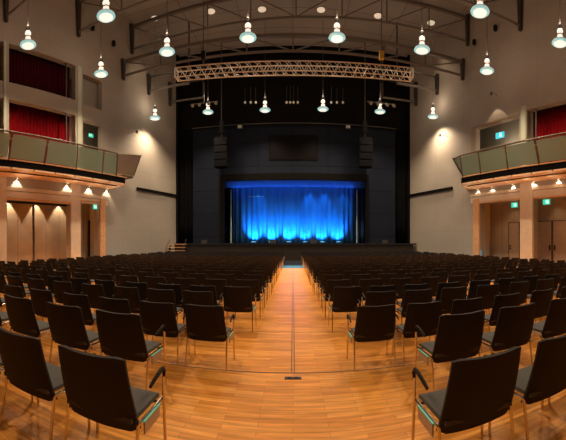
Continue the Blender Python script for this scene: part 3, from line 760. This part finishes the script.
# ------------------------------------------------------------------ chairs
def back_mesh():
    mb = MB(); nx, nz = 10, 8
    def pt(i, j, side):
        u = -1 + 2*i/nx; v = j/nz
        hw = .270 - .026*v
        # rounded corners
        e = .035
        z = .345 + .475*v
        cut = 0
        uu = u
        zz = z
        if abs(u) > .88:
            k = (abs(u)-.88)/.12
            if v > .9: zz -= .014*k*k
            if v < .1: zz += .02*k*k
        x = hw*uu
        y = -.165 - .150*v - .016*math.sin(PI*v*.9) + .032*u*u
        t = .017*(1-.5*max(0, (abs(u)-.8)/.2)**2)
        zc = zz + (.012*(1-u*u) * 0)
        return (x, y + side*t, zc - (.012*(u*u)) * (v > .95) * -1)
    n = (nx+1)*(nz+1)
    for side in (-1, 1):
        for i in range(nx+1):
            for j in range(nz+1): mb.v.append(pt(i, j, side))
    I = lambda s, i, j: s*n + i*(nz+1) + j
    for i in range(nx):
        for j in range(nz):
            mb.f.append((I(0,i,j), I(0,i+1,j), I(0,i+1,j+1), I(0,i,j+1)))
            mb.f.append((I(1,i,j+1), I(1,i+1,j+1), I(1,i+1,j), I(1,i,j)))
    for i in range(nx):
        mb.f.append((I(0,i,0), I(1,i,0), I(1,i+1,0), I(0,i+1,0))); mb.f.append((I(0,i,nz), I(0,i+1,nz), I(1,i+1,nz), I(1,i,nz)))
    for j in range(nz):
        mb.f.append((I(0,0,j), I(0,0,j+1), I(1,0,j+1), I(1,0,j))); mb.f.append((I(0,nx,j), I(1,nx,j), I(1,nx,j+1), I(0,nx,j+1)))
    mb.m = [0]*len(mb.f); return mb
def seat_mb():
    mb = MB(); nx, ny = 8, 8
    def pt(i, j, s):
        u = -1+2*i/nx; v = -1+2*j/ny
        x = .245*u*(1 - .02*(v*v)); y = .01 + .215*v
        z = .435 + (.022 if s else -.022)
        e = max(abs(u), abs(v))
        if s: z -= .014*max(0, (e-.7)/.3)**2
        if s: z -= .02*max(0, (v-.5)/.5)**2
        else: z -= .012*max(0, (v-.6)/.4)
        return (x, y, z)
    n = (nx+1)*(ny+1)
    for s in (0, 1):
        for i in range(nx+1):
            for j in range(ny+1): mb.v.append(pt(i, j, s))
    I = lambda s, i, j: s*n + i*(ny+1) + j
    for i in range(nx):
        for j in range(ny):
            mb.f.append((I(1,i,j), I(1,i+1,j), I(1,i+1,j+1), I(1,i,j+1))); mb.f.append((I(0,i,j+1), I(0,i+1,j+1), I(0,i+1,j), I(0,i,j)))
    for i in range(nx):
        mb.f.append((I(0,i,0), I(0,i+1,0), I(1,i+1,0), I(1,i,0))); mb.f.append((I(0,i+1,ny), I(0,i,ny), I(1,i,ny), I(1,i+1,ny)))
    for j in range(ny):
        mb.f.append((I(0,0,j+1), I(0,0,j), I(1,0,j), I(1,0,j+1))); mb.f.append((I(0,nx,j), I(0,nx,j+1), I(1,nx,j+1), I(1,nx,j)))
    mb.m = [0]*len(mb.f); return mb
def leg_front(sx, n=8): return MB().tube([(sx*.285,.235,0),(sx*.283,.22,.20),(sx*.280,.205,.42),(sx*.282,.20,.56)], .0115, n)
def leg_rear(sx, n=8): return MB().tube([(sx*.268,-.215,0),(sx*.264,-.19,.18),(sx*.262,-.15,.40)], .0115, n)
def arm_mb(sx, n=8): return MB().tube([(sx*.282,.20,.545),(sx*.284,.205,.595),(sx*.284,.185,.618),(sx*.284,.15,.622),(sx*.283,.09,.607),(sx*.281,.03,.588),(sx*.280,-.02,.570)], [.011,.013,.014,.014,.0135,.013,.010], n)
def frame_mb(n=6):
    mb = MB()
    for sx in (-1, 1): mb.tube([(sx*.266,.205,.40),(sx*.266,-.16,.40)], .010, n)
    mb.tube([(-.268,-.14,.395),(.268,-.14,.395)], .010, n); mb.tube([(-.268,.15,.395),(.268,.15,.395)], .010, n)
    return mb
def make_chair():
    r = empty('hall_chair', (0,0,0), 'x', 'chair')
    back_mesh().build('backrest', M['fabric'], r, True)
    seat_mb().build('seat', M['seatfab'], r, True)
    for sx in (-1, 1):
        leg_front(sx).build('leg', M['chrome'], r, True); leg_rear(sx).build('leg', M['chrome'], r, True)
        arm_mb(sx).build('armrest', M['plastic'], r, True)
    frame_mb().build('seat_frame', M['chrome'], r, True)
    return r
def joined(n=4, small=True):
    mb = MB()
    def app(o, mi):
        b = len(mb.v); mb.v += o.v; mb.f += [tuple(b+i for i in f) for f in o.f]; mb.m += [mi]*len(o.f)
    if small:
        b = MB()
        x0, x1 = .232, .212
        for (yy) in (-.02, .02):
            pass
        N = 4; vs = []
        for s in (-1, 1):
            for i in range(N+1):
                u = -1+2*i/N
                for v, z in ((0,.345),(1,.82)):
                    vs.append(((.266-.018*v)*u, -.165-.150*v+.03*u*u+s*.016, z))
        I = lambda s, i, j: s*(N+1)*2+i*2+j
        fs = []
        for i in range(N):
            fs += [(I(0,i,0),I(0,i+1,0),I(0,i+1,1),I(0,i,1)), (I(1,i,1),I(1,i+1,1),I(1,i+1,0),I(1,i,0)),
                   (I(0,i,0),I(1,i,0),I(1,i+1,0),I(0,i+1,0)), (I(0,i,1),I(0,i+1,1),I(1,i+1,1),I(1,i,1))]
        fs += [(I(0,0,0),I(0,0,1),I(1,0,1),I(1,0,0)), (I(0,N,0),I(1,N,0),I(1,N,1),I(0,N,1))]
        b.add(vs, fs); app(b, 0)
        app(MB().box(-.245,.245,-.2,.22,.41,.455), 1)
    else:
        app(back_mesh(), 0); app(seat_mb(), 1)
    for sx in (-1, 1):
        app(leg_front(sx, n), 2); app(leg_rear(sx, n), 2); app(arm_mb(sx, n), 3)
    app(MB().tube([(-.268,-.14,.395),(.268,-.14,.395)], .010, n), 2)
    return mb
CM = [M['fabric'], M['seatfab'], M['chrome'], M['plastic']]
rowsY = [1.72, 2.88, 3.93, 5.06, 5.74, 6.85, 7.95, 9.03]
BIG = 1.08
while rowsY[-1] < 27.2: rowsY.append(rowsY[-1] + 1.09)
PITCH = .67
first = {0: (1.25, 1.18), 1: (1.72, 1.65), 2: (1.09, 1.03), 3: (1.52, 1.40), 4: (.99, .97)}
steps = {0: [.70]*4, 1: [.73, .77, .78], 2: [.65, .66, .69, .73], 3: [.65, .67, .72, .74, .74], 4: [.64, .66, .70, .72]}
spots = []
for r, Y in enumerate(rowsY):
    fl, fr = first.get(r, (.96, .95)); jog = 0 if r < 6 else random.uniform(-.03, .03); rp = .69 if r < 6 else random.uniform(.652, .715)
    for side in (-1, 1):
        n = 0; x = (fl if side < 0 else fr) + jog
        while x < 11.4:
            wx = (18.49 - K*Y/G)*G
            y = Y + .32*(BIG if r < 2 else 1)
            a = math.atan2(x - .3, y)           # inner edge must be in frame
            lim = .888 if side < 0 else .827
            if a < lim + .02 and x < wx - 1.2:
                spots.append((math.hypot(x, y), side*x, y, side, r, n))
            st = steps.get(r, []); x += (st[n] if n < len(st) else rp + (.01 if r < 6 else random.uniform(-.01, .015))); n += 1
spots.sort()
FULL, SINGLE = 130, 300
proto = make_chair(); singles = joined(6, False).mesh('hall_chair', CM, True)
farmb = MB(); lowv = joined(3, True)
for i, (d, x, y, side, r, n) in enumerate(spots):
    rz = random.uniform(-.025, .025); dx = random.uniform(-.004, .004)
    sd = 'left' if side < 0 else 'right'
    lab = 'dark hall chair, %s row from the camera, %s seat %s of the centre aisle' % (ordn[r], ordn[n], sd)
    grp = 'rows of dark hall chairs %s of the aisle' % sd
    if i < FULL:
        o = proto if i == 0 else copy_tree(proto)
    elif i < SINGLE:
        o = bpy.data.objects.new('hall_chair', singles); C.objects.link(o)
    else:
        b = len(farmb.v); c_, s_ = math.cos(rz), math.sin(rz)
        farmb.v += [(x+v[0]*c_-v[1]*s_, y+v[0]*s_+v[1]*c_, v[2]) for v in lowv.v]
        farmb.f += [tuple(b+k for k in f) for f in lowv.f]; farmb.m += lowv.m
        continue
    o.scale = (BIG, BIG, BIG) if r < 2 else (1, 1, 1)
    o.location = (x+dx, y, 0); o.rotation_euler.z = rz*.4
    tag(o, lab, 'chair', grp)
# row-end number plates on the aisle side
for o in [o for o in list(C.objects) if o.name.startswith('hall_chair') and o.type == 'EMPTY' and 'first seat' in o['label']]:
    sx = 1 if o.location.x < 0 else -1
    pl_ = MB().box(sx*.286-.005, sx*.286+.005, -.12, .11, .325, .395).build('link_plate', M['plate'], o)
    MB().box(sx*.288-.006, sx*.288+.006, -.13, .12, .397, .408).build('number_strip', M['teal'], pl_)
chair_meshes = {ch.data.name for ch in C.objects if ch.type == 'MESH' and (ch.name.startswith('hall_chair') or (ch.parent and ch.parent.name.startswith('hall_chair')) or (ch.parent and ch.parent.parent and ch.parent.parent.name.startswith('hall_chair')))}
fo = farmb.build('distant_chairs', CM)
tag(fo, 'mass of distant dark hall chairs in rows up to the stage', 'chairs', kind='stuff')
chair_meshes.add(fo.data.name)
print('CHAIRS', len(spots), 'rows', len(rowsY))

# ------------------------------------------------------------------ bring the hall to real size
from mathutils import Matrix
for me in bpy.data.meshes:
    if me.name not in chair_meshes: me.transform(Matrix.Scale(G, 4))
for o in C.objects:
    if o.name.startswith('hall_chair') or (o.parent and o.data and o.data.name in chair_meshes): continue
    o.location = o.location * G
    for md in o.modifiers: md.thickness *= G
for l in bpy.data.lights:
    l.energy *= G*G
    if l.type == 'AREA': l.size *= G; l.size_y *= G
    else: l.shadow_soft_size *= G
H *= G

# ------------------------------------------------------------------ camera, world, view
cd = bpy.data.cameras.new('camera'); cam = bpy.data.objects.new('camera', cd); C.objects.link(cam)
cam.location = (0, 0, H); cam.rotation_euler = (PI/2, 0, 0)
cd.type = 'PANO'; cd.panorama_type = 'CENTRAL_CYLINDRICAL'
cd.central_cylindrical_range_u_min = th(0); cd.central_cylindrical_range_u_max = th(566)
cd.central_cylindrical_range_v_min = -(440-CY)/F; cd.central_cylindrical_range_v_max = CY/F
cd.central_cylindrical_radius = 1.0
cd.clip_end = 200
S.camera = cam
w = bpy.data.worlds.new('world'); S.world = w; w.use_nodes = True
w.node_tree.nodes['Background'].inputs[0].default_value = (0,0,0,1)
w.node_tree.nodes['Background'].inputs[1].default_value = 0
S.view_settings.view_transform = 'Standard'; S.view_settings.look = 'None'
S.view_settings.exposure = 0; S.view_settings.gamma = 1; S.view_settings.use_curve_mapping = False
